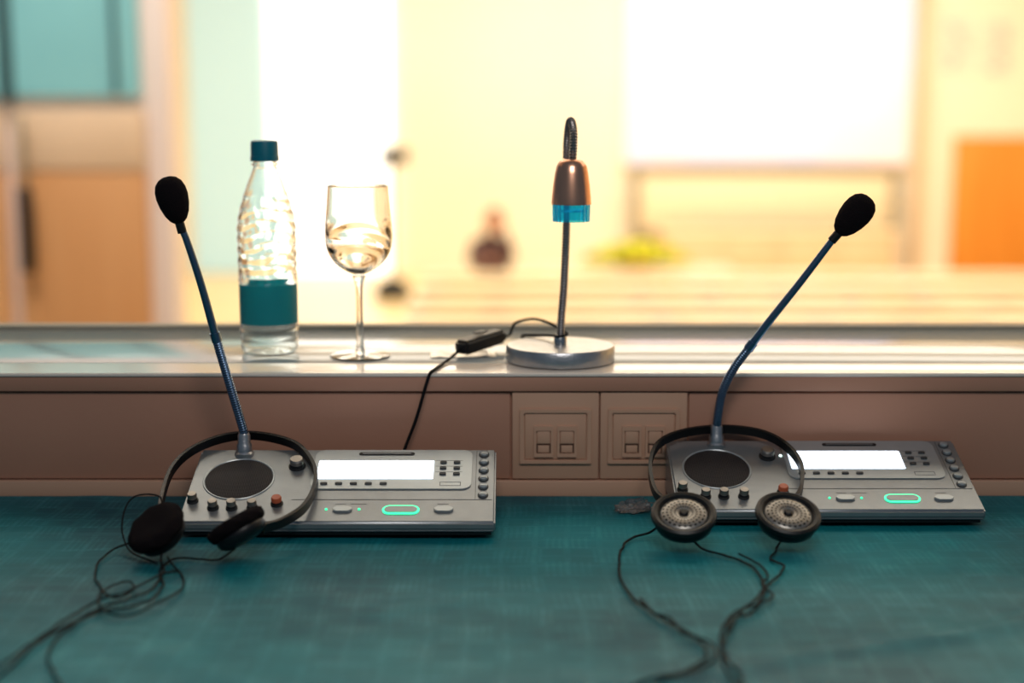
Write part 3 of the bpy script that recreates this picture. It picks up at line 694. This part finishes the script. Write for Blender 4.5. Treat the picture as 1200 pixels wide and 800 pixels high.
for iy,y in enumerate(rows):
    for ix in range(3):
        if iy==0 and ix==0: continue
        cp(src,.2+1.985*ix,y)
def hallchair(x,y):
    e=empty('conference_chair',(x,y,FZ),'honey-coloured wooden chair pushed up to a table row','chair',group='chairs at the conference tables')
    ps_=[box('seat',-.20,.20,-.09,.12,.44,.465,M['chairwood'],e,.006),
         box('backrest',-.19,.19,-.135,-.115,.60,.78,M['chairwood'],e,.006)]
    for xx in (-.18,.15): ps_.append(box('leg',xx,xx+.03,-.113,-.091,0,.76,M['polepaint'],e))
    return e,ps_
cs=hallchair(-.45,rows[1]-.30)
for iy in range(1,5):
    for ix in range(11):
        if iy==1 and ix==0: continue
        cp(cs,-.45+.56*ix+.13*(iy%2)+random.uniform(-.05,.05),rows[iy]-.30)
h=table(1.1,13.25,1.9)[0]; h['label']='pale head table with a plant arrangement on top'; del h['group']
pl=empty('flower_arrangement',(1.16,13.25,FZ+.751),'low yellow-green leafy flower arrangement on the head table','plant')
lathe('planter',[(0,0),(.16,0),(.2,.07),(.19,.07),(.15,.01),(0,.01)],M['tablefront'],pl,n=32)
bm=bmesh.new()
for i in range(900):
    a=random.uniform(0,6.283); r=random.random()**.5; x=r*math.cos(a)*.48; y=r*math.sin(a)*.14
    z=.03+(1-r*r)*.17*random.random()+.02
    d=Vector((random.uniform(-1,1),random.uniform(-1,.3),random.uniform(.1,1))).normalized()*random.uniform(.05,.09)
    s_=d.cross(Vector((random.random(),random.random(),.3))).normalized()*.026
    p=Vector((x,y,z)); vs=[bm.verts.new(q) for q in (p,p+d*.5+s_,p+d,p+d*.5-s_)]; bm.faces.new(vs)
fo=finish('foliage',bm,M['leaf'],pl); fo['kind']='stuff'
bm=bmesh.new()
for i in range(90):
    a=random.uniform(0,6.283); r=random.random()**.5
    mt=Matrix.Translation((r*math.cos(a)*.42,r*math.sin(a)*.11-.03,.10+.12*(1-r*r)))
    bmesh.ops.create_uvsphere(bm,u_segments=8,v_segments=5,radius=.028,matrix=mt)
fo=finish('blossoms',bm,M['petal'],pl,smooth=True); fo['kind']='stuff'

ch=empty('chair',(-.2,13.85,FZ),'dark upholstered chair under the seated person','chair')
box('seat',-.23,.23,-.22,.22,.36,.405,M['cloth_dark'],ch,.02)
box('backrest',-.18,.18,.23,.27,.46,.80,M['cloth_dark'],ch,.02)
for x in (-.2,.2):
    for y in (-.19,.20): box('leg',x-.015,x+.015,y-.015,y+.015,0,.36,M['greyframe'],ch)
pe=empty('person',(-.2,13.8,FZ),'seated person in dark clothes resting head on hand','person')
V=[(0,.02,.52),(0,.03,.70),(0,.0,.88),(0,-.03,.98),(0,-.05,1.05),
   (-.16,-.0,.93),(-.20,-.12,.75),(-.11,-.33,.80),(-.06,-.38,.80),
   (.16,-.0,.93),(.20,-.18,.78),(.16,-.24,.98),(.12,-.19,1.07),
   (-.10,-.05,.50),(-.13,-.38,.51),(-.13,-.36,.10),(-.13,-.50,.05),
   (.10,-.05,.50),(.13,-.38,.51),(.13,-.36,.10),(.13,-.50,.05)]
E=[(0,1),(1,2),(2,3),(3,4),(2,5),(5,6),(6,7),(7,8),(2,9),(9,10),(10,11),(11,12),(0,13),(13,14),(14,15),(15,16),(0,17),(17,18),(18,19),(19,20)]
Rr=[.13,.12,.13,.065,.055,.065,.045,.034,.03,.065,.045,.034,.03,.095,.065,.045,.04,.095,.065,.045,.04]
me=bpy.data.meshes.new('body'); me.from_pydata(V,E,[]); bo_=bpy.data.objects.new('body',me); COL.objects.link(bo_); bo_.parent=pe
md=bo_.modifiers.new('skin','SKIN')
for i,sv in enumerate(me.skin_vertices[0].data):
    sv.radius=(Rr[i],Rr[i]*.85); sv.use_root=(i==0)
md2=bo_.modifiers.new('sub','SUBSURF'); md2.levels=2; md2.render_levels=2
me.materials.append(M['cloth_dark'])
def blob(name,loc,sc,m_,parent,rot=(0,0,0),fn=None,sub=3):
    bm=bmesh.new(); bmesh.ops.create_icosphere(bm,subdivisions=sub,radius=1)
    for v in bm.verts:
        if fn: v.co=fn(v.co.copy())
        v.co=Vector((v.co.x*sc[0],v.co.y*sc[1],v.co.z*sc[2]))
    return finish(name,bm,m_,parent,loc,rot,True)
def facef(c):
    n=c.normalized(); q=c.copy()
    if n.z<0: q.x*=1+.22*n.z
    if n.y<-.6 and abs(n.x)<.18 and abs(n.z+.1)<.25: q.y*=1.16
    if n.y<-.6 and abs(abs(n.x)-.35)<.15 and abs(n.z-.1)<.12: q.y*=.94
    return q
hd=blob('head',(.02,-.075,1.150),(.078,.098,.118),M['skin'],pe,(0,.25,0),facef)
blob('nose',(0,-.1,-.012),(.012,.018,.022),M['skin'],hd,sub=2)
for x in (-.03,.03): blob('eye',(x,-.087,.012),(.011,.008,.008),M['hair'],hd,sub=2)
blob('mouth',(0,-.087,-.05),(.024,.008,.006),M['orange'],hd,sub=2)
for x in (-.077,.077): blob('ear',(x,0,0),(.01,.02,.03),M['skin'],hd,sub=2)
def hairf(c):
    n=c.normalized()
    if n.y<-.25 and n.z<.45: return Vector((c.x*.7,-.2,c.z*.7))
    return c
blob('hair',(0,.008,.012),(.09,.106,.124),M['hair'],hd,(0,0,0),hairf)
def hand(loc,rot):
    h_=blob('hand',loc,(.04,.018,.045),M['skin'],pe,rot)
    for i,(x,l) in enumerate(((-.03,.05),(-.01,.058),(.01,.055),(.03,.043))):
        sweep('finger',[(x,0,.035),(x,-.006,.035+l*.5),(x,-.02,.035+l*.9)],.0085,M['skin'],h_,4,8)
    sweep('thumb',[(-.035,0,-.01),(-.058,-.008,.012),(-.062,-.016,.035)],.0095,M['skin'],h_,4,8)
hand((.105,-.17,1.12),(0,-.2,0)); hand((-.03,-.40,.80),(1.3,0,.9))

# ---------------------------------------------------------------- lights
def area(name,loc,sx,sy,pw,col,rot=(0,0,0)):
    l=bpy.data.lights.new(name,'AREA'); l.shape='RECTANGLE'; l.size=sx; l.size_y=sy; l.energy=pw; l.color=col
    o=bpy.data.objects.new(name,l); COL.objects.link(o); o.location=loc; o.rotation_euler=rot; return o
for i,(y,p) in enumerate(((4.0,90),(8.5,140),(12.5,205),(16.8,285))):  # the one nearest the booth is added to brighten the left door wall
    area('hall_ceiling_light',(2.2,y,4.1),8.5,1.6,p,(1.0,.95,.83))
area('hall_door_fill',(-2.0,4.4,3.7),1.5,.8,74,(1,.92,.84),(math.radians(40),0,0))  # added fill aimed at the door wall, no fitting behind it
l=area('booth_fill_light',(.10,.42,1.82),.55,.35,5.8,(1.0,.96,.92))  # added soft fill for the booth, hung unseen above the desk
d=Vector((0.04,1.48,.8))-l.location; l.rotation_euler=d.to_track_quat('-Z','Y').to_euler()
w=bpy.data.worlds.new('world'); S.world=w; w.use_nodes=True
bg=w.node_tree.nodes['Background']; bg.inputs[0].default_value=C(140,165,190); bg.inputs[1].default_value=.24
